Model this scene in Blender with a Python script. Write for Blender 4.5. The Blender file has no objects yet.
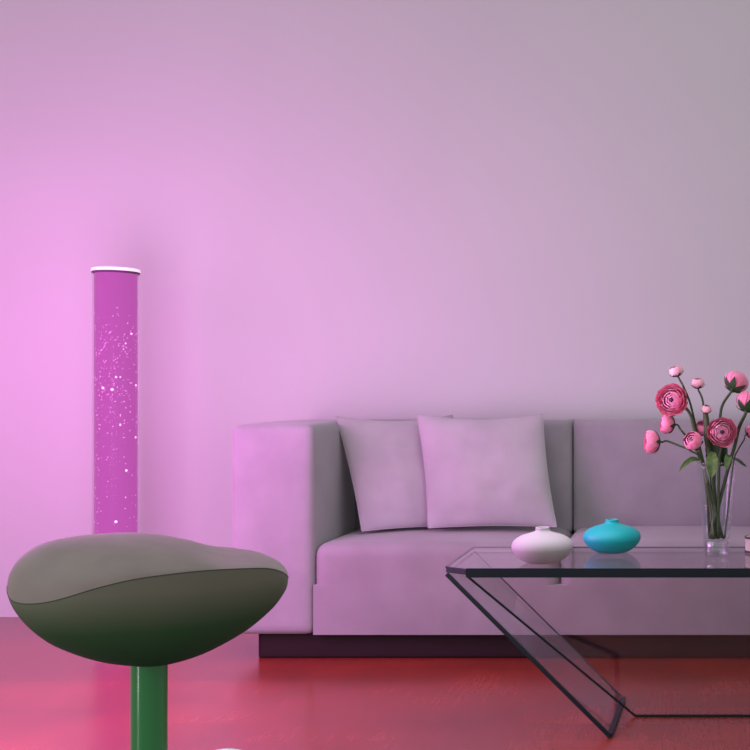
import bpy, bmesh, math, random
from mathutils import Vector, Matrix, noise
random.seed(7)
S = bpy.context.scene
COL = S.collection
PI = math.pi
F, CX, HY, CH = 1100.0, 680.0, 400.0, 1.0     # focal in px, vanishing point, horizon row, eye height

def at(px, py, d):
    return Vector(((px-CX)*d/F, d, CH-(py-HY)*d/F))

# ---------------------------------------------------------------- materials
def mat(name, color, rough=.6, metal=0, spec=.5, emis=None, estr=0, coat=0, coat_r=.2, sheen=0, trans=0, ior=1.45, alpha=1):
    m = bpy.data.materials.new(name); m.use_nodes = True
    b = m.node_tree.nodes['Principled BSDF']
    b.inputs['Base Color'].default_value = (*color, 1)
    b.inputs['Roughness'].default_value = rough
    b.inputs['Metallic'].default_value = metal
    b.inputs['Specular IOR Level'].default_value = spec
    b.inputs['Coat Weight'].default_value = coat
    b.inputs['Coat Roughness'].default_value = coat_r
    b.inputs['Sheen Weight'].default_value = sheen
    b.inputs['Transmission Weight'].default_value = trans
    b.inputs['IOR'].default_value = ior
    b.inputs['Alpha'].default_value = alpha
    if emis:
        b.inputs['Emission Color'].default_value = (*emis, 1)
        b.inputs['Emission Strength'].default_value = estr
    return m

def noisy(m, c1, c2, scale=(8,8,8), detail=4, bump=0, bscale=None, lo=.35, hi=.65, bdist=.01):
    """mix two colours by object-space noise, with an optional fine bump"""
    nt = m.node_tree; N = nt.nodes; L = nt.links; b = N['Principled BSDF']
    tc = N.new('ShaderNodeTexCoord'); mp = N.new('ShaderNodeMapping')
    mp.inputs['Scale'].default_value = scale
    L.new(tc.outputs['Object'], mp.inputs['Vector'])
    n = N.new('ShaderNodeTexNoise'); n.inputs['Scale'].default_value = 1; n.inputs['Detail'].default_value = detail
    L.new(mp.outputs[0], n.inputs['Vector'])
    r = N.new('ShaderNodeValToRGB'); r.color_ramp.elements[0].position = lo; r.color_ramp.elements[1].position = hi
    r.color_ramp.elements[0].color = (*c1, 1); r.color_ramp.elements[1].color = (*c2, 1)
    L.new(n.outputs['Fac'], r.inputs[0]); L.new(r.outputs[0], b.inputs['Base Color'])
    if bump:
        n2 = N.new('ShaderNodeTexNoise'); n2.inputs['Scale'].default_value = bscale or 200; n2.inputs['Detail'].default_value = 2
        L.new(tc.outputs['Object'], n2.inputs['Vector'])
        bp = N.new('ShaderNodeBump'); bp.inputs['Strength'].default_value = bump; bp.inputs['Distance'].default_value = bdist
        L.new(n2.outputs['Fac'], bp.inputs['Height']); L.new(bp.outputs[0], b.inputs['Normal'])
    return r

M = {}
M['wall'] = mat('wall_paint', (.50,.475,.50), .85, spec=.2)
noisy(M['wall'], (.470,.478,.478), (.484,.492,.492), (1.2,1.2,1.2), 2, .05, 90)

def floor_material():
    m = mat('red_wood', (.2,.04,.03), .55, spec=.1, coat=1, coat_r=.25)
    m.node_tree.nodes['Principled BSDF'].inputs['Coat IOR'].default_value = 2.15
    nt = m.node_tree; N = nt.nodes; L = nt.links; b = N['Principled BSDF']
    tc = N.new('ShaderNodeTexCoord')
    br = N.new('ShaderNodeTexBrick'); br.offset = .37
    br.inputs['Scale'].default_value = 1.0
    br.inputs['Brick Width'].default_value = 1.35; br.inputs['Row Height'].default_value = .17
    br.inputs['Mortar Size'].default_value = .0012; br.inputs['Mortar Smooth'].default_value = .8
    br.inputs['Color1'].default_value = (.225,.022,.012,1); br.inputs['Color2'].default_value = (.18,.017,.009,1)
    br.inputs['Mortar'].default_value = (.13,.024,.018,1); br.inputs['Bias'].default_value = 0
    L.new(tc.outputs['Object'], br.inputs['Vector'])
    mp = N.new('ShaderNodeMapping'); mp.inputs['Scale'].default_value = (70, 5, 1)
    L.new(tc.outputs['Object'], mp.inputs['Vector'])
    n = N.new('ShaderNodeTexNoise'); n.inputs['Scale'].default_value = 1; n.inputs['Detail'].default_value = 6; n.inputs['Roughness'].default_value = .65
    L.new(mp.outputs[0], n.inputs['Vector'])
    r = N.new('ShaderNodeValToRGB')
    r.color_ramp.elements[0].position = .28; r.color_ramp.elements[0].color = (.82,.80,.78,1)
    r.color_ramp.elements[1].position = .78; r.color_ramp.elements[1].color = (1.18,1.22,1.25,1)
    L.new(n.outputs['Fac'], r.inputs[0])
    n3 = N.new('ShaderNodeTexNoise'); n3.inputs['Scale'].default_value = 2.1; n3.inputs['Detail'].default_value = 3
    L.new(tc.outputs['Object'], n3.inputs['Vector'])
    r3 = N.new('ShaderNodeValToRGB'); r3.color_ramp.elements[0].color = (.8,.8,.8,1); r3.color_ramp.elements[1].color = (1.2,1.2,1.2,1)
    r3.color_ramp.elements[0].position = .3; r3.color_ramp.elements[1].position = .7
    L.new(n3.outputs['Fac'], r3.inputs[0])
    mx = N.new('ShaderNodeMix'); mx.data_type = 'RGBA'; mx.blend_type = 'MULTIPLY'; mx.inputs[0].default_value = 1
    L.new(br.outputs['Color'], mx.inputs[6]); L.new(r.outputs[0], mx.inputs[7])
    mx2 = N.new('ShaderNodeMix'); mx2.data_type = 'RGBA'; mx2.blend_type = 'MULTIPLY'; mx2.inputs[0].default_value = 1
    L.new(mx.outputs[2], mx2.inputs[6]); L.new(r3.outputs[0], mx2.inputs[7])
    L.new(mx2.outputs[2], b.inputs['Base Color'])
    return m
M['floor'] = floor_material()

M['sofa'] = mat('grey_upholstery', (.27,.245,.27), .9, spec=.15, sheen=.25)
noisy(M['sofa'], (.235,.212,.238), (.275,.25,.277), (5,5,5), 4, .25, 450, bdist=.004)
M['sofa_shaded'] = mat('grey_upholstery_shaded', (.27,.245,.27), .9, spec=.15, sheen=.2)  # same fabric as above, with the dimmer light low down put into its colour
noisy(M['sofa_shaded'], (.205,.176,.198), (.235,.205,.228), (5,5,5), 4, .25, 450, bdist=.004)
M['pillow'] = mat('pale_linen', (.36,.33,.36), .92, spec=.15, sheen=.25)
noisy(M['pillow'], (.325,.295,.325), (.36,.33,.36), (7,7,7), 4, .3, 420, bdist=.004)
M['seam'] = mat('seam_thread', (.13,.11,.14), .9)
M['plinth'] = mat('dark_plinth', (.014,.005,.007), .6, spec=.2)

def glass_sheet(name, tint, gloss_tint=(1,1,1), ior=1.5, extra=0.0, rough=.02, gmax=1.0):
    m = bpy.data.materials.new(name); m.use_nodes = True
    nt = m.node_tree; N = nt.nodes; L = nt.links; N.remove(N['Principled BSDF'])
    out = N['Material Output']
    t = N.new('ShaderNodeBsdfTransparent'); t.inputs[0].default_value = (*tint, 1)
    g = N.new('ShaderNodeBsdfGlossy'); g.inputs['Color'].default_value = (*gloss_tint, 1); g.inputs['Roughness'].default_value = rough
    f0 = ((ior-1)/(ior+1))**2 + extra
    lw = N.new('ShaderNodeLayerWeight'); lw.inputs['Blend'].default_value = .5
    pw = N.new('ShaderNodeMath'); pw.operation = 'POWER'; pw.inputs[1].default_value = 5
    L.new(lw.outputs['Facing'], pw.inputs[0])
    ad = N.new('ShaderNodeMath'); ad.operation = 'MULTIPLY_ADD'; ad.use_clamp = True
    ad.inputs[1].default_value = gmax-f0; ad.inputs[2].default_value = f0
    L.new(pw.outputs[0], ad.inputs[0])
    mx = N.new('ShaderNodeMixShader')
    L.new(ad.outputs[0], mx.inputs[0]); L.new(t.outputs[0], mx.inputs[1]); L.new(g.outputs[0], mx.inputs[2])
    L.new(mx.outputs[0], out.inputs['Surface'])
    return m
M['glass'] = glass_sheet('table_glass', (.93,.935,.94), ior=1.5, gmax=.75)
M['vase_glass'] = glass_sheet('vase_glass', (.93,.95,.95), ior=1.28)
M['vase_base'] = glass_sheet('vase_base_glass', (.86,.84,.88), ior=1.5, extra=.05, rough=.15)
M['tube_glass'] = glass_sheet('tube_glass', (.97,.95,.97), ior=1.06, gmax=1, rough=.08)
M['edge'] = mat('polished_glass_edge', (.008,.014,.020), .35, spec=.25)
M['edge_thin'] = mat('thin_glass_edge', (.035,.04,.05), .4, spec=.3)
M['white_ceramic'] = mat('white_ceramic', (.36,.335,.36), .6, spec=.3)
M['teal_ceramic'] = mat('teal_ceramic', (.006,.30,.32), .45, spec=.3)
M['dark_hole'] = mat('vase_inside', (.03,.04,.05), .8)
M['cream'] = mat('cream_ceramic', (.55,.47,.46), .5)
M['brown'] = mat('brown_band', (.06,.035,.03), .5)
M['chrome'] = mat('brushed_chrome', (.75,.74,.78), .25, metal=1)
M['cap'] = mat('white_lamp_cap', (.85,.82,.85), .4, emis=(1,.93,1), estr=.35)
M['gasket'] = mat('dark_gasket', (.06,.03,.06), .6)
M['liquid'] = mat('magenta_liquid', (.05,.02,.05), .9, spec=.0, emis=(.50,.095,.42), estr=.95)
M['bubble'] = mat('bright_bubble', (.8,.7,.8), .3, emis=(1,.72,1), estr=.75)
M['bubble_dim'] = mat('faint_bubble', (.6,.3,.55), .4, emis=(.75,.24,.66), estr=.75)
M['piping'] = mat('dark_piping', (.05,.06,.045), .6)
M['pole'] = mat('green_enamel', (.013,.20,.055), .28, spec=.5, coat=.8, coat_r=.12)
M['stem'] = mat('flower_stem', (.045,.070,.026), .6)
M['leaf'] = mat('fresh_leaf', (.10,.17,.04), .5); noisy(M['leaf'], (.06,.10,.03), (.12,.19,.05), (60,60,60))
M['leaf_dark'] = mat('dark_leaf', (.016,.035,.014), .6)
M['sepal'] = mat('green_sepal', (.018,.055,.014), .6)
M['petal'] = mat('pink_petal', (.85,.24,.45), .55, sheen=.2)
M['petal_outer'] = mat('deep_pink_petal', (.84,.21,.39), .55, sheen=.2)
M['petal_inner'] = mat('rosy_petal', (.90,.36,.58), .55, sheen=.2)
M['petal_pale'] = mat('pale_pink_petal', (.90,.42,.55), .55, sheen=.2)
M['petal_core'] = mat('dark_flower_heart', (.10,.01,.05), .7)

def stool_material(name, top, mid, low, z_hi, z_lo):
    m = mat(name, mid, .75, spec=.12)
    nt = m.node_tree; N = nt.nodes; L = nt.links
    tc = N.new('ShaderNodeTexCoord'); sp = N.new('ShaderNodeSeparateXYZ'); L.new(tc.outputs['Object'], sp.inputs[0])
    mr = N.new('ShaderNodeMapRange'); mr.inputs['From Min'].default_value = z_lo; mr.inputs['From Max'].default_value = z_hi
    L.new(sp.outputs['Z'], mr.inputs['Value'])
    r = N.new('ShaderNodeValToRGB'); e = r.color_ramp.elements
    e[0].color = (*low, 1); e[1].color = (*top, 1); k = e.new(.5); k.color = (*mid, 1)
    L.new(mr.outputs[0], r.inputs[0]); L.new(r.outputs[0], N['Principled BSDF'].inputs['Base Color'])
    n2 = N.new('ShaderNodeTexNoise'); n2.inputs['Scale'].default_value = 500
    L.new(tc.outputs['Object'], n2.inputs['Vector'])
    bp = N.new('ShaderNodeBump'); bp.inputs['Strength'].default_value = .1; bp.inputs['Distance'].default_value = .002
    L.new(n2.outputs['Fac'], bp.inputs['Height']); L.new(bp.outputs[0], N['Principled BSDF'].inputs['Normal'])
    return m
M['pad'] = mat('taupe_fabric', (.20,.178,.17), .75, spec=.2); noisy(M['pad'], (.27,.215,.215), (.30,.24,.238), (20,20,20), 3, .12, 600, bdist=.002)
M['shell'] = stool_material('green_leather', (.16,.155,.125), (.035,.085,.04), (.008,.055,.018), .03, -.085)  # green falloff towards the underside, put into the colour by height

# ---------------------------------------------------------------- object helpers
def link(name, bm, m, parent=None, smooth=True, kind=None, angle=None):
    me = bpy.data.meshes.new(name)
    bmesh.ops.recalc_face_normals(bm, faces=bm.faces)
    bm.to_mesh(me); bm.free()
    for k in (m if isinstance(m, (list, tuple)) else [m]): me.materials.append(k)
    for p in me.polygons: p.use_smooth = smooth
    if smooth and angle: me.set_sharp_from_angle(angle=angle)
    o = bpy.data.objects.new(name, me); COL.objects.link(o)
    if parent: o.parent = parent
    if kind: o['kind'] = kind
    return o

def thing(name, label, cat, loc=(0,0,0), rot=(0,0,0), group=None):
    o = bpy.data.objects.new(name, None); COL.objects.link(o)
    o.location = loc; o.rotation_euler = rot; o.empty_display_size = .05
    return tag(o, label, cat, group)

def tag(o, label, cat, group=None):
    o['label'] = label; o['category'] = cat
    if group: o['group'] = group
    return o

def soft_box(x0, x1, y0, y1, z0, z1, r=.03, crown=(0,0,0), n=22, wob=0):
    """box with rounded edges of radius r, its faces swelling by crown"""
    bm = bmesh.new()
    bmesh.ops.create_cube(bm, size=2)
    bmesh.ops.subdivide_edges(bm, edges=bm.edges[:], cuts=n, use_grid_fill=True)
    h = Vector(((x1-x0)/2, (y1-y0)/2, (z1-z0)/2)); c = Vector(((x1+x0)/2, (y1+y0)/2, (z1+z0)/2))
    for v in bm.verts:
        q = v.co.copy(); p = Vector()
        for i in range(3):      # crowd the grid lines towards the edges
            u = q[i]; band = min(.45, 2.2*r/h[i]); t = .72
            a = abs(u)
            a = a/t*(1-band) if a < t else 1-band + (a-t)/(1-t)*band
            p[i] = math.copysign(a, u)*h[i]
        rr = min(r, *[x*.98 for x in h])
        inner = Vector([max(-h[i]+rr, min(h[i]-rr, p[i])) for i in range(3)])
        dlt = p-inner
        if dlt.length > 1e-7:
            p = inner + dlt.normalized()*rr
        u = Vector([p[i]/h[i] for i in range(3)])
        w = [max(0, 1-abs(u[i])**3) for i in range(3)]
        p.x += math.copysign(crown[0]*w[1]*w[2], u.x)*abs(u.x)
        p.y += math.copysign(crown[1]*w[0]*w[2], u.y)*abs(u.y)
        p.z += math.copysign(crown[2]*w[0]*w[1], u.z)*abs(u.z)
        if wob: p += Vector((1,1,1))*wob*noise.noise((p+c)*3.3)
        v.co = p+c
    return bm

def tube(bm, pts, rads, n=10, caps=True, mi=0):
    pts = [Vector(p) for p in pts]
    if not isinstance(rads, (list, tuple)): rads = [rads]*len(pts)
    rings = []; up = None
    for i, p in enumerate(pts):
        t = (pts[min(i+1, len(pts)-1)] - pts[max(i-1, 0)]).normalized()
        if up is None:
            up = Vector((0,0,1)) if abs(t.z) < .9 else Vector((1,0,0))
        a = t.cross(up).normalized(); b = a.cross(t).normalized(); up = b
        rings.append([bm.verts.new(p + rads[i]*(math.cos(2*PI*k/n)*a + math.sin(2*PI*k/n)*b)) for k in range(n)])
    for i in range(len(rings)-1):
        for k in range(n):
            f = bm.faces.new((rings[i][k], rings[i][(k+1)%n], rings[i+1][(k+1)%n], rings[i+1][k])); f.material_index = mi
    if caps:
        for r in (rings[0], rings[-1]):
            f = bm.faces.new(r); f.material_index = mi
    return bm

def spline(pts, n=24):
    pts = [Vector(p) for p in pts]; P = [pts[0]*2-pts[1]] + pts + [pts[-1]*2-pts[-2]]
    out = []
    seg = len(pts)-1
    for j in range(n+1):
        t = j/n*seg; i = min(int(t), seg-1); u = t-i
        a, b, c, d = P[i:i+4]
        out.append(.5*((2*b)+(c-a)*u+(2*a-5*b+4*c-d)*u*u+(3*b-a-3*c+d)*u**3))
    return out

def lathe(bm, prof, n=48, closed=False, mis=None):
    """prof: list of (radius, z) turned round Z"""
    rings = []
    for r, z in prof:
        if r < 1e-6: rings.append([bm.verts.new((0,0,z))])
        else: rings.append([bm.verts.new((r*math.cos(2*PI*k/n), r*math.sin(2*PI*k/n), z)) for k in range(n)])
    m = len(rings)
    for i in range(m if closed else m-1):
        A, B = rings[i], rings[(i+1)%m]
        mi = mis[i] if mis else 0
        for k in range(n):
            k2 = (k+1)%n
            if len(A) == 1 and len(B) == 1: continue
            if len(A) == 1: f = bm.faces.new((A[0], B[k], B[k2]))
            elif len(B) == 1: f = bm.faces.new((A[k], A[k2], B[0]))
            else: f = bm.faces.new((A[k], A[k2], B[k2], B[k]))
            f.material_index = mi
    return bm

def prism(bm, quad, nrm, th, mi_face=0, mi_edge=0):
    """a sheet: polygon `quad` thickened by th along nrm"""
    a = [bm.verts.new(Vector(p)) for p in quad]; b = [bm.verts.new(Vector(p)+Vector(nrm).normalized()*th) for p in quad]
    for f in (bm.faces.new(a), bm.faces.new(b[::-1])): f.material_index = mi_face
    for i in range(len(a)):
        j = (i+1) % len(a); f = bm.faces.new((a[i], b[i], b[j], a[j])); f.material_index = mi_edge
    return bm

# ---------------------------------------------------------------- the room
WALL_Y = 5.07
bm = bmesh.new(); prism(bm, [(-5.2,WALL_Y,-.05),(3.6,WALL_Y,-.05),(3.6,WALL_Y,3.1),(-5.2,WALL_Y,3.1)], (0,1,0), .12)
link('wall_back', bm, M['wall'], smooth=False, kind='structure')
bm = bmesh.new(); prism(bm, [(-5.2,-1.6,0),(3.6,-1.6,0),(3.6,WALL_Y,0),(-5.2,WALL_Y,0)], (0,0,-1), .05)
link('floor', bm, M['floor'], smooth=False, kind='structure')

# ---------------------------------------------------------------- sofa
SX0, SX1, AXL, AXR, MID = -1.724, .794, -1.41, .48, -.465
FY, BY = 4.215, 5.03
sofa = thing('sofa', 'long grey upholstered two-seat sofa with square arms against the back wall', 'sofa', (MID, 4.62, 0))
O = sofa.location.copy()
def spart(name, bm, m, parent=sofa, **k):
    off = O if parent is sofa else O
    bmesh.ops.translate(bm, verts=bm.verts, vec=-off)
    return link(name, bm, m, parent, **k)
bb = bmesh.new(); prism(bb, [(AXL+.004,FY+.0002,.10),(AXR-.004,FY+.0002,.10),(AXR-.004,BY-.02,.10),(AXL+.004,BY-.02,.10)], (0,0,1), .19)
spart('base_frame', bb, M['sofa_shaded'], smooth=False)
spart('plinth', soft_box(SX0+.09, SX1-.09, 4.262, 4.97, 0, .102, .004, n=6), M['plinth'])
for a, b in ((SX0, AXL+.004), (AXR-.004, SX1)):
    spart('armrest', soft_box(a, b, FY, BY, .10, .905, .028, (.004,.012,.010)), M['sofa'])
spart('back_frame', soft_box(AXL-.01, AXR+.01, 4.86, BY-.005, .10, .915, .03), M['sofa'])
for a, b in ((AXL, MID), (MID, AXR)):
    c = spart('seat_cushion', soft_box(a+.004, b-.003, FY+.0006, 4.88, .15, .447, .045, (.0,.0,.014), n=30), M['sofa_shaded'])
    bm = bmesh.new()
    pts = [(a+.05, FY-.010, .305), (b-.05, FY-.010, .305)]
    c2 = spart('back_cushion', soft_box(a+.004, b-.001, 4.74, 4.90, .42, .915, .022, (0,.03,.004), n=30), M['sofa'])

def make_pillow(w, h, t, label, n=34, seed=0, sag=.018, shear=0, taper=0):
    """square scatter cushion, pointed corners, standing in its XZ plane, origin at its centre"""
    bm = bmesh.new(); sides = []
    for s in (1, -1):
        g = []
        for i in range(n+1):
            row = []
            for j in range(n+1):
                u = -math.cos(PI*i/n); v = -math.cos(PI*j/n)
                x = u*w/2*(1-.04*(1-v*v)) ; z = v*h/2*(1-.035*(1-u*u))
                z -= (sag*max(0, v)**2*(1-u*u))
                k = max(0,(1-u*u))**.55*max(0,(1-v*v))**.55
                y = s*t/2*k*(1+.12*noise.noise(Vector((u*1.6+seed, v*1.6, s))))
                y += .007*noise.noise(Vector((u*4+seed, v*4, s*3)))*k
                x = x*(1+taper*v)+shear*v
                row.append(bm.verts.new((x, y, z)))
            g.append(row)
        for i in range(n):
            for j in range(n):
                bm.faces.new((g[i][j], g[i+1][j], g[i+1][j+1], g[i][j+1]))
    bmesh.ops.remove_doubles(bm, verts=bm.verts, dist=1e-5)
    o = thing('scatter_cushion', label, 'cushion')
    link('cushion_cover', bm, M['pillow'], o)
    e = bmesh.new(); loop = []
    for a, b in (((-1,-1),(1,-1)), ((1,-1),(1,1)), ((1,1),(-1,1)), ((-1,1),(-1,-1))):
        for k in range(n):
            u = a[0]+(b[0]-a[0])*k/n; v = a[1]+(b[1]-a[1])*k/n
            loop.append(Vector((u*w/2*(1-.04*(1-v*v))*(1+taper*v)+shear*v, 0, v*h/2*(1-.035*(1-u*u)) - sag*max(0, v)**2*(1-u*u))))
    loop.append(loop[0]); tube(e, loop, .0028, 6)
    link('seam_piping', e, M['pillow'], o)
    return o
def stand_pillow(o, bl, br, top_mid):
    """place by its lower corners and the middle of its top edge"""
    bl, br, tm = map(Vector, (bl, br, top_mid))
    ex = (br-bl).normalized(); mid = (bl+br)/2; ez = (tm-mid); ez = (ez-ez.dot(ex)*ex).normalized(); ey = ez.cross(ex)
    m = Matrix((ex, ey, ez)).transposed().to_4x4()
    m.translation = (mid+tm)/2
    o.matrix_world = m
p2 = make_pillow(.52, .475, .13, 'pale linen square cushion leaning in front of another, nearest the middle of the sofa', seed=3, shear=-.032)
stand_pillow(p2, at(429,531,4.47), at(552,530,4.50), at(482,411,4.60))
p1 = make_pillow(.46, .485, .10, 'pale pinkish square cushion tucked in the corner by the sofa armrest', seed=11, shear=-.035, taper=.04)
stand_pillow(p1, at(364,533,4.45), at(468,528,4.60), at(396,414,4.64))

# ---------------------------------------------------------------- glass coffee table
TZ = .5; TYF, TYB = 3.264, 3.754; TXL, TXR = -.704, 1.004; TXM = (TXL+TXR)/2
table = thing('coffee_table', 'clear glass coffee table with slanted glass legs and dark polished edges', 'coffee table', (TXM, 3.5, 0))
TO = table.location.copy()
def tpart(name, bm, m, parent=table, **k):
    bmesh.ops.translate(bm, verts=bm.verts, vec=-TO)
    return link(name, bm, m, parent, **k)
bm = bmesh.new()
top = [(TXL,3.312,TZ), (TXL+.069,TYF,TZ), (TXR-.069,TYF,TZ), (TXR,3.312,TZ), (TXR,TYB,TZ), (TXL,TYB,TZ)]
prism(bm, top, (0,0,-1), .012)
tt = tpart('table_top', bm, M['glass'], smooth=False)
def bar(a, b, w, h):      # a rectangular strip between two points: w sideways, h upward
    bm = bmesh.new(); a = Vector(a); b = Vector(b); t = (b-a).normalized()
    s = t.cross(Vector((0,0,1))).normalized(); u = s.cross(t).normalized()
    q = [a+s*w/2*i+u*h/2*j for i, j in ((-1,-1),(1,-1),(1,1),(-1,1))]
    return prism(bm, q, t, (b-a).length)
def strip(name, a, b, w, h, m, parent): return tpart(name, bar(a, b, w, h), m, parent, smooth=False)
strip('polished_edge', (TXL+.069,TYF,TZ-.013), (TXR-.069,TYF,TZ-.013), .006, .027, M['edge'], tt)
strip('polished_edge', (TXL+.002,3.312,TZ-.010), (TXL+.070,TYF,TZ-.010), .006, .017, M['edge'], tt)
strip('polished_edge', (TXR-.002,3.312,TZ-.010), (TXR-.070,TYF,TZ-.010), .006, .017, M['edge'], tt)
strip('polished_edge', (TXL,3.31,TZ-.003), (TXL,TYB,TZ-.003), .004, .005, M['edge_thin'], tt)
strip('polished_edge', (TXR,3.31,TZ-.003), (TXR,TYB,TZ-.003), .004, .005, M['edge_thin'], tt)
strip('polished_edge', (TXL,TYB,TZ-.003), (TXR,TYB,TZ-.003), .004, .005, M['edge_thin'], tt)
for sgn in (1, -1):
    def X(x): return x if sgn == 1 else 2*TXM-x
    A, B = Vector((X(-.700), 3.30, TZ-.022)), Vector((X(-.703), TYB-.004, TZ-.014))
    C, D = Vector((X(-.188), 3.667, .004)), Vector((X(-.208), 3.254, .006))
    bm = bmesh.new(); prism(bm, [A, B, C, D], (B-A).cross(D-A), .006)
    leg = tpart('slanted_leg', bm, M['glass'], smooth=False)
    strip('polished_edge', A, D, .008, .012, M['edge'], leg)
    strip('polished_edge', D, C, .015, .014, M['edge'], leg)
    strip('polished_edge', B, C, .004, .0045, M['edge_thin'], leg)
E0, E1 = Vector((TXL+.074, TYF+.006, TZ-.026)), Vector((2*TXM-(TXL+.074), TYF+.006, TZ-.026))
G0, G1 = Vector((-.142, 3.47, .004)), Vector((2*TXM+.142, 3.47, .004))
bm = bmesh.new(); prism(bm, [E0, E1, G1, G0], (0,1,.4), .006)
fp = tpart('leaning_panel', bm, M['glass'], smooth=False)
strip('polished_edge', E0, G0, .006, .007, M['edge'], fp); strip('polished_edge', E1, G1, .006, .007, M['edge'], fp)
strip('polished_edge', G0, G1, .006, .007, M['edge'], fp)

# ---------------------------------------------------------------- squat vases
def squat_vase(pos, m, label, k=1.0):
    o = thing('vase', label, 'vase', pos)
    prof = [(0,0),(.034,0),(.050,.003),(.069,.013),(.084,.027),(.0925,.041),(.0945,.051),(.0915,.062),(.082,.073),(.064,.083),(.042,.090),(.027,.095),(.0215,.100),(.0215,.107),(.019,.1085),(.0165,.107),(.0165,.098),(.024,.090),(.0,.086)]
    pts = spline([(r, 0, z) for r, z in prof], 80)
    bm = bmesh.new(); lathe(bm, [(max(0, p.x)*k, max(0, p.z)*k) for p in pts], 64)
    link('vase_body', bm, m, o)
    bm = bmesh.new(); lathe(bm, [(0,.0995*k),(.0172*k,.0995*k),(.0172*k,.098*k),(0,.098*k)], 32)
    link('mouth_opening', bm, M['dark_hole'], o)
    return o
def on_table(px, s): return Vector(((px-CX)/s, F/s, TZ+.0005))
squat_vase(on_table(542.5, 325), M['white_ceramic'], 'squat white ceramic vase with short neck on the glass table')
squat_vase(on_table(612, 305), M['teal_ceramic'], 'squat teal ceramic vase with short neck on the glass table')
# small banded pot cut by the right edge of the photo
o = thing('banded_pot', 'small cream pot with dark bands at the far right of the glass table', 'pot', on_table(760, 305))
bm = bmesh.new(); lathe(bm, [(0,0),(.044,0),(.048,.004),(.048,.050),(.045,.052),(.042,.050),(.042,.01),(0,.01)], 40); link('pot_body', bm, M['cream'], o, angle=.6)
for z in (.005, .050):
    bm = bmesh.new(); lathe(bm, [(.0478,z-.0035),(.0505,z-.0028),(.0505,z+.0028),(.0478,z+.0035)], 40, closed=True); link('dark_band', bm, M['brown'], o)

# ---------------------------------------------------------------- flower vase and ranunculus
VS = 312.0; VP = on_table(716.5, VS); VD = VP.y
gv = thing('flower_vase', 'tall clear glass vase with thick base holding pink flowers', 'vase', VP)
H = .300
def vr(z): return .0415 + (.064-.0415)*(max(0, z)/H)**1.5
bm = bmesh.new()
prof = [(vr(z*H/16), z*H/16) for z in range(17)] + [(vr(z*H/16)-.0028, z*H/16) for z in range(16, 2, -1)] + [(0, .052)]
lathe(bm, [(0,0)]+prof, 56); link('vase_wall', bm, M['vase_glass'], gv)
bm = bmesh.new(); lathe(bm, [(0,.002),(.036,.002),(.0375,.004),(.038,.046),(.034,.050),(0,.048)], 48); link('thick_base', bm, M['vase_base'], gv, angle=.8)
bm = bmesh.new()
lathe(bm, [(vr(H)-.0032, H-.001), (vr(H)-.0015, H+.0018), (vr(H)+.0006, H-.001), (vr(H)-.0015, H-.003)], 56, closed=True); link('rim', bm, M['vase_base'], gv)

def fp3(px, py, dd=0.0): return at(px, py, VD+dd)

def petal(bm, R, a0, width, r0, lift, cup, mi, n=5, m=6, ruff=0.0, seed=0):
    """one petal: a curved patch wrapped on a sphere of radius R about +Z, from polar angle r0 to lift"""
    g = []
    for i in range(m+1):
        t = i/m; row = []
        th = r0+(lift-r0)*t                    # polar angle from the stalk end
        w = width*math.sin(min(1, t*1.25+.12)*PI*.5)*(1-.35*max(0, t-.8)/.2)
        for j in range(-n, n+1):
            u = j/n
            tt = th - .22*u*u*t*(lift-r0)*.6
            rr = R*(1 + cup*t*t + .03*math.sin(3*u+seed)*t + ruff*noise.noise(Vector((u*2+seed, t*2, seed))))
            a = a0+u*w/ max(.35, math.sin(max(.3, tt)))
            row.append(bm.verts.new((rr*math.sin(tt)*math.cos(a), rr*math.sin(tt)*math.sin(a), -rr*math.cos(tt))))
        g.append(row)
    for i in range(m):
        for j in range(2*n):
            f = bm.faces.new((g[i][j], g[i][j+1], g[i+1][j+1], g[i+1][j])); f.material_index = mi

def bloom_mesh(R, openness, rng, pale=False):
    """many-layered ranunculus head facing +Z; openness 0 bud .. 1 open"""
    bm = bmesh.new()
    layers = 7 if R > .03 else 5
    for L in range(layers):
        f = L/(layers-1)                       # 0 inner .. 1 outer
        rad = R*(.22+.78*f)
        cnt = 4+L if layers > 5 else 3+L
        lift = PI*(.985 - (.06 if openness > .6 else 0) - (.09+.34*openness)*f)  # outer petals stop short of the crown
        for k in range(cnt):
            a = 2*PI*(k+.5*(L%2))/cnt + rng.uniform(-.12,.12)
            mi = 3 if f < .10 else (1 if f > .8 else (2 if f < .62 else 0))
            if pale: mi = 4 if f > .3 else 0
            petal(bm, rad*rng.uniform(.95,1.04), a, 1.15*PI/cnt+.18, PI*.12, lift*rng.uniform(.96,1.0), .05+.18*openness*f, mi, ruff=.05, seed=rng.random()*9, n=4, m=6)
    # heart
    r = bmesh.ops.create_icosphere(bm, subdivisions=2, radius=R*.15, matrix=Matrix.Translation((0,0,R*.28)))
    hv = set(r['verts'])
    for f in bm.faces:
        if f.verts[0] in hv: f.material_index = 3
    for v in bm.verts: v.co.z *= .80
    return bm
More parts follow.
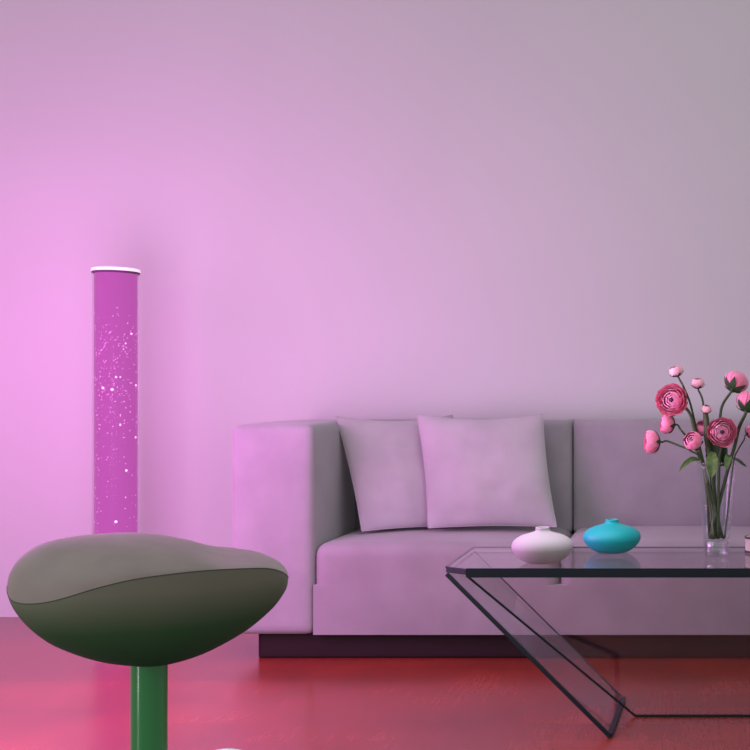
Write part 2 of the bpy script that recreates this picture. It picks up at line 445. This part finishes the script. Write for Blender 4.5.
def sepals_mesh(R, rng, n=6):
    bm = bmesh.new()
    for k in range(n):
        a = 2*PI*k/n+rng.uniform(-.2,.2); rows = []
        for i in range(6):
            t = i/5; w = R*.26*math.sin(PI*(t*.85+.15))+.0003
            th = .08+t*1.25; rr = R*(1.02+.16*t*t)
            c = Vector((rr*math.sin(th)*math.cos(a), rr*math.sin(th)*math.sin(a), -rr*math.cos(th)*.84))
            s = Vector((-math.sin(a), math.cos(a), 0))
            rows.append([bm.verts.new(c-s*w), bm.verts.new(c+c.normalized()*.0012), bm.verts.new(c+s*w)])
        for i in range(5):
            for j in range(2): bm.faces.new((rows[i][j], rows[i][j+1], rows[i+1][j+1], rows[i+1][j]))
    bmesh.ops.create_icosphere(bm, subdivisions=2, radius=R*.20, matrix=Matrix.Translation((0,0,-R*.80)))
    return bm
def leaf_mesh(pts, width, fold=.25):
    bm = bmesh.new(); P = spline(pts, 12); rows = []
    for i, p in enumerate(P):
        t = i/12; w = width*math.sin(PI*min(1, t*.93+.07))**.8*(1-.25*t)
        T = (P[min(i+1,12)]-P[max(i-1,0)]).normalized()
        s = T.cross(Vector((0,-1,0))); s = s.normalized() if s.length > .1 else Vector((1,0,0))
        nrm = s.cross(T)
        row = []
        for j in range(-3, 4):
            u = j/3; row.append(bm.verts.new(p+s*w*u*(1+.08*math.sin(i*2.1))+nrm*w*fold*abs(u)))
        rows.append(row)
    for i in range(12):
        for j in range(6): bm.faces.new((rows[i][j], rows[i][j+1], rows[i+1][j+1], rows[i+1][j]))
    return bm
PM = [M['petal'], M['petal_outer'], M['petal_inner'], M['petal_core'], M['petal_pale']]
fl_n = [0]
def flower(label, head, R, face, opening, stem_px, foot, pale=False, stem_r=.0034, leaves=(), dd=0.0):
    """head=(px,py); face=direction the bloom looks at; stem_px=rows of (px,py,depth offset) from head down to rim; foot=(angle, radius) at vase bottom"""
    fl_n[0] += 1; rng = random.Random(fl_n[0]*13)
    hc = fp3(head[0], head[1], dd); fdir = Vector(face).normalized()
    foot3 = Vector((VP.x+foot[1]*math.cos(foot[0]), VP.y+foot[1]*math.sin(foot[0]), VP.z+.056))
    root = thing('ranunculus', label, 'flower', foot3, group='pink flowers in the glass vase')
    q = fdir.to_track_quat('Z', 'Y')
    mm = Matrix.Translation(hc-foot3) @ q.to_matrix().to_4x4()
    bm = bloom_mesh(R, opening, rng, pale); bm.transform(mm); link('blossom', bm, PM, root)
    bm = sepals_mesh(R, rng); bm.transform(mm); link('sepals', bm, M['sepal'], root)
    neck = hc-fdir*R*.82
    pts = [neck, neck-fdir*R*.35]+[fp3(*s) for s in stem_px]
    a, r = foot
    # keep inside the vase: the last px point is at the rim; then straight to the foot
    pts.append(foot3)
    path = spline([p-foot3 for p in pts], 36)
    bm = bmesh.new(); tube(bm, path, [stem_r*(.75+.25*min(1, i/12)) for i in range(len(path))], 8); link('stem', bm, M['stem'], root)
    for lp, w, mk in leaves:
        l = link('leaf', leaf_mesh([fp3(*p)-foot3 for p in lp], w), M[mk], root)
    return root
cam_dir = Vector((-.05,-1,.0))
flower('large open pink bloom facing forward at upper left of the bouquet', (672,400), .0445, (-.30,-1,.05), .72, [(689,412,.005),(695,432,.0),(704,466,-.015)], (1.0,.018), dd=-.03, stem_r=.0052)
flower('large open pink bloom facing forward, low at the centre of the bouquet', (722,432), .0415, (.10,-1,.10), .72, [(721,448,-.01),(719,466,-.01)], (-1.2,.012), dd=-.045, stem_r=.005)
flower('pale pink small bud standing highest at the left', (676,371), .0215, (-.4,-.2,1), .25, [(684,388,.0),(692,410,.012),(703,466,.01)], (2.4,.022), pale=True, dd=.015)
flower('pale pink small bud standing between the large left bloom and upper right bloom', (698,383), .0205, (-.08,-.2,1), .25, [(703,402,.0),(705,430,.0),(709,466,.02)], (.3,.02), pale=True, dd=.01)
flower('pink bloom turned away at upper right showing green sepals', (736,382), .037, (.45,.55,.85), .30, [(723,404,.0),(720,418,.005),(715,466,.03)], (-2.2,.02), dd=.0, stem_r=.0045)
flower('pink bloom at the right edge showing star of green sepals', (748,402), .037, (.25,.45,1), .30, [(739,428,.0),(735,445,.0),(729,466,.0)], (-2.9,.022), dd=-.01, stem_r=.006, leaves=[([(733,458,-.03),(738,460,-.045),(743,464,-.05),(747,467,-.05)], .006, 'leaf_dark')])
flower('small pink bloom facing left just under the large left bloom', (667,424), .030, (-1,-.1,.1), .3, [(681,430,.0),(687,438,.01),(703,466,.02)], (2.9,.024), dd=.02)
flower('pink bloom bending furthest left on an arched stem', (651,442), .034, (-1,-.25,.0), .55, [(667,441,.0),(680,446,-.01),(691,451,-.02),(703,465,-.02)], (-.4,.024), dd=-.01, leaves=[([(700,460,-.05),(692,459,-.07),(684,465,-.08),(679,472,-.08)], .009, 'leaf')])
flower('rounded half-open pink bud low at left of the bouquet centre', (693,441), .0285, (-.5,-1,.45), .35, [(698,456,-.02),(704,468,-.02)], (-1.9,.018), dd=-.05)
flower('small pink bud on a thick stem above the central bloom', (706.5,409), .0155, (.1,-.4,1), .1, [(707,425,-.01),(708,445,-.01),(711,466,-.01)], (.9,.010), pale=True, dd=-.02, stem_r=.0085,
       leaves=[([(713,452,-.05),(712,460,-.075),(712,470,-.082),(712,478,-.082)], .021, 'leaf'), ([(716,466,.0),(714,455,-.005),(713,445,-.005),(712,432,.0)], .030, 'leaf_dark'), ([(722,466,.01),(721,456,.0),(720,447,.0),(717,438,.0)], .026, 'leaf_dark')])
flower('pink bud half hidden behind the thick central stem', (703,428), .027, (-.2,-.5,1), .3, [(706,445,.02),(711,466,.03)], (1.8,.02), dd=.035)
flower('small dark pink bud on a thin curved stem at far right', (751,432), .020, (.8,-.2,.5), .1, [(744,440,.0),(738,450,.0),(733,466,.0)], (.0,.026), dd=.03, stem_r=.0026,
       leaves=[([(727,462,-.02),(729,455,-.04),(727,463,-.06),(727,470,-.06)], .013, 'leaf')])

# ---------------------------------------------------------------- bubble lamp
LD = 4.60; LX = at(116, 0, LD).x; LR = .090; LTOP = at(0, 268, LD-.03).z
lamp = thing('bubble_lamp', 'tall glowing magenta bubble tube lamp with white cap standing near the wall', 'floor lamp', (LX, LD, 0))
bm = bmesh.new(); lathe(bm, [(0,.02),(LR-.009,.02),(LR-.009,LTOP-.022),(0,LTOP-.022)], 64); link('liquid_column', bm, M['liquid'], lamp, angle=.6)
bm = bmesh.new(); lathe(bm, [(LR,.03),(LR,LTOP-.02),(LR-.003,LTOP-.02),(LR-.003,.03)], 64, closed=True); link('glass_tube', bm, M['tube_glass'], lamp, angle=.6)
bm = bmesh.new(); lathe(bm, [(0,LTOP),(LR-.004,LTOP),(LR+.002,LTOP-.002),(LR+.003,LTOP-.012),(LR+.001,LTOP-.014),(0,LTOP-.014)], 64); link('cap', bm, M['cap'], lamp, angle=.6)
bm = bmesh.new(); lathe(bm, [(0,LTOP-.014),(LR+.001,LTOP-.014),(LR+.001,LTOP-.021),(0,LTOP-.021)], 64); link('gasket', bm, M['gasket'], lamp, angle=.6)
bm = bmesh.new(); lathe(bm, [(0,0),(LR+.022,0),(LR+.022,.022),(LR+.012,.032),(LR+.003,.036),(0,.036)], 64); link('lamp_base', bm, M['cap'], lamp, angle=.6)
rb = random.Random(5)
bright = bmesh.new(); dim = bmesh.new()
view = math.atan2(-LD, -LX)
def bub(bm, ang, z, r):
    bmesh.ops.create_icosphere(bm, subdivisions=1 if r < .003 else 2, radius=r, matrix=Matrix.Translation(((LR-.0088)*math.cos(ang), (LR-.0088)*math.sin(ang), z)))
def lz(py): return CH-(py-HY)*(LD-.08)/F
for u, py, r in ((.72,333,.007),(.0,377,.0065),(-.60,388,.0085),(-.18,389.5,.0095),(.20,377,.005),(.93,385,.007),(.20,425,.006),(.92,438,.007),(.48,471,.008),(.45,498,.004),(0.0,522,.0095),(.45,343,.005),(.35,349,.004),(.2,415,.004)):
    bub(bright, view-(-math.asin(u*.97)), lz(py), r*.62)
for k in range(230):       # tiny bubbles, thickest in the upper middle
    py = rb.choice((rb.gauss(348,15), rb.gauss(395,14), rb.uniform(310,530), rb.uniform(330,440)))
    if not 305 < py < 640: continue
    u = rb.uniform(-.97,.97)
    bub(dim, view+math.asin(u), lz(py), rb.uniform(.0012,.0028))
for k in range(160):
    bub(dim, rb.uniform(0, 2*PI), lz(rb.uniform(305, 630)), rb.uniform(.0012,.0028))
link('bubbles', bright, M['bubble'], lamp, kind='stuff')
link('fine_bubbles', dim, M['bubble_dim'], lamp, kind='stuff')

# ---------------------------------------------------------------- saddle stool
SD = 1.65; SC = Vector((at(149, 0, SD).x, SD, 0))
ray = Vector((SC.x, SC.y, 0)).normalized(); ew = Vector((ray.y, -ray.x, 0))      # ew points right, ray points away
SEATZ = CH-(598-HY)*SD/F
stool = thing('bar_stool', 'taupe and green saddle-shaped stool on a green pole in the foreground', 'stool', (SC.x, SC.y, 0), (0,0,math.atan2(ew.y, ew.x)))
def local(px, py, t):
    """point on the picture ray (px,py) lying t behind the stool axis plane, in the stool's own frame"""
    # world: d*( (px-CX)/F, 1 ) ; need dot(P-SC, ray) = t
    r = Vector(((px-CX)/F, 1, 0)); d = (t + SC.dot(ray))/r.dot(ray)
    P = r*d
    return Vector(((P-SC).dot(ew), t, CH-(py-HY)*d/F))
def interp(tab, x):
    for (a, ya), (b, yb) in zip(tab, tab[1:]):
        if x <= b: 
            u = (x-a)/(b-a); return ya+(yb-ya)*u
    return tab[-1][1]
def smooth_tab(tab, n=160):
    P = spline([(x, y, 0) for x, y in tab], n); return sorted([(p.x, p.y) for p in P])
TOPL = smooth_tab([(8,585),(9.5,574),(14,565),(20,557.5),(28,551),(38,545.5),(50,541),(65,538),(80,536),(110,534),(140,534),(165,537),(190,542.5),(207,548.5),(222,552.5),(236,553.5),(250,554),(262,555.5),(272,558.5),(280,562.5),(286,569.5),(287.5,578)])
BOTL = smooth_tab([(8,585),(10,595),(14,603),(20,612),(30,623.5),(45,636),(60,645),(85,655),(110,661.5),(135,664.5),(150,665),(165,663.5),(185,658.5),(205,651),(230,638),(250,625),(270,608),(280,596),(286,586.5),(287.5,578)])
SEAM = smooth_tab([(8,585),(11,594),(17,600),(25,602.5),(35,603.5),(50,602.5),(65,599.5),(80,595),(100,588.5),(130,580.5),(160,575.5),(200,571),(240,569),(262,569),(276,572),(284,576),(287.5,578)])
NX, NA = 72, 20
def seat_sections():
    secs = []
    for i in range(NX+1):
        u = -math.cos(PI*i/NX); px = 147.75+139.75*u
        ry = .150*max(0, 1-abs(u)**2.3)**.5 + .0003
        yt, yb, ys = interp(TOPL, px), interp(BOTL, px), interp(SEAM, px)
        T = local(px, yt, ry*.20); Bm = local(px, yb, -ry*.12); Sf = local(px, ys, -ry)
        x0 = T.x
        sb = Vector((x0, ry, T.z+(Sf.z-T.z)*.95))           # seam at the back, riding higher
        up = []; lo = []
        cT = (ry*.20, T.z)
        for k in range(NA+1):   # upper: front seam -> top -> back seam
            a = PI/2*k/NA
            up.append((x0, -ry+(cT[0]+ry)*(1-math.cos(a))**1.0, Sf.z+(T.z-Sf.z)*math.sin(a)**.95))
        for k in range(1, NA//2+1):
            a = PI/2*k/(NA//2)
            up.append((x0, cT[0]+(ry-cT[0])*math.sin(a), T.z-(T.z-sb.z)*(1-math.cos(a))))
        cB = (-ry*.12, Bm.z)
        for k in range(NA+1):   # lower: front seam -> bottom -> back seam
            a = PI/2*k/NA
            lo.append((x0, -ry+(cB[0]+ry)*(1-math.cos(a)), Sf.z-(Sf.z-Bm.z)*math.sin(a)))
        for k in range(1, NA//2+1):
            a = PI/2*k/(NA//2)
            lo.append((x0, cB[0]+(ry-cB[0])*math.sin(a), Bm.z+(sb.z-Bm.z)*(1-math.cos(a))))
        secs.append((up, lo, (x0, -ry, Sf.z), tuple(sb)))
    return secs
secs = seat_sections()
def sheet(idx):
    bm = bmesh.new()
    rows = [[bm.verts.new(Vector(p)-Vector((0,0,SEATZ))) for p in s[idx]] for s in secs]
    for i in range(len(rows)-1):
        for j in range(len(rows[0])-1): bm.faces.new((rows[i][j], rows[i+1][j], rows[i+1][j+1], rows[i][j+1]))
    bmesh.ops.remove_doubles(bm, verts=bm.verts, dist=1e-5)
    return bm
pad = link('seat_pad', sheet(0), M['pad'], stool); pad.location.z = SEATZ; pad['label'] = 'taupe fabric top of the seat'
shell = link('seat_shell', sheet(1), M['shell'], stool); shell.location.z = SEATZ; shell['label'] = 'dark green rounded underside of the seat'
bm = bmesh.new(); loop = [Vector(s[2]) for s in secs]+[Vector(s[3]) for s in secs[::-1]]+[Vector(secs[0][2])]
tube(bm, loop, .0008, 6); link('seam_piping', bm, M['piping'], stool)
PZ = local(149, 658, 0).z
PR = .0255
bm = bmesh.new(); lathe(bm, [(PR,.03),(PR,PZ),(0,PZ)], 48); link('pole', bm, M['pole'], stool, angle=.6)
bm = bmesh.new(); lathe(bm, [(0,0),(.205,0),(.21,.006),(.20,.014),(.10,.022),(.045,.034),(.034,.06),(0,.06)], 64); link('base_plate', bm, M['chrome'], stool, angle=.6)
bm = bmesh.new()
fz = .445
ring = [(.0,.02,.40), (.06,.07,.425), (.115,.10,.4275), (.165,.07,.415), (.185,0,.42), (.165,-.07,.40), (.115,-.10,.385), (.06,-.07,.385), (0,-.02,.38)]
tube(bm, spline(ring, 60), .006, 10); link('footrest', bm, M['chrome'], stool)

# ---------------------------------------------------------------- light
w = bpy.data.worlds.new('world'); S.world = w; w.use_nodes = True
bg = w.node_tree.nodes['Background']; bg.inputs[0].default_value = (.89,.97,.93,1); bg.inputs[1].default_value = .66

def area(name, loc, target, size, power, color=(1,1,1), size_y=None, spread=PI):
    l = bpy.data.lights.new(name, 'AREA'); l.energy = power; l.color = color; l.size = size; l.spread = spread
    if size_y: l.shape = 'RECTANGLE'; l.size_y = size_y
    o = bpy.data.objects.new(name, l); COL.objects.link(o); o.location = loc
    o.rotation_euler = (Vector(target)-Vector(loc)).to_track_quat('-Z', 'Y').to_euler(); return o
def point(name, loc, power, color, r):
    l = bpy.data.lights.new(name, 'POINT'); l.energy = power; l.color = color; l.shadow_soft_size = r
    o = bpy.data.objects.new(name, l); COL.objects.link(o); o.location = loc; return o
area('overhead_fill', (.4, 3.5, 5.4), (.4, 3.9, 0), 2.0, 6, (1,1,1), 1.2, spread=1.5)  # added overhead fill to give the vases form; no fixture there
point('pink_glow_fill', (-3.05, 3.7, 1.35), 72, (1,.13,.89), .6)  # added unseen pink lights in front of the wall, standing in for the tube's glow
point('pink_glow_fill', (-2.0, 3.5, 1.3), 13, (1,.05,.80), .7)
point('pink_low_fill', (-1.95, 3.15, .9), 108, (1,.37,1), .5)  # added unseen pink light to brighten the sofa arm and floor
point('soft_fill_light', (-.45, 3.3, 1.0), 22, (1,.82,1), .5)
area('pole_streak_light', (-2.15, .2, .85), (-.8, 1.65, .85), .10, 9, (.9,1,.9), 1.6)  # added unseen strip light that makes the streak along the stool pole

# ---------------------------------------------------------------- camera
cd = bpy.data.cameras.new('camera'); cam = bpy.data.objects.new('camera', cd); COL.objects.link(cam)
cd.sensor_fit = 'HORIZONTAL'; cd.sensor_width = 36; cd.lens = 36*F/750
cam.location = (0,0,CH); cam.rotation_euler = (PI/2,0,0)
cd.shift_x = -(CX-375)/750; cd.shift_y = (HY-375)/750
cd.clip_start = .05
S.camera = cam
S.view_settings.view_transform = 'Standard'
S.view_settings.look = 'None'
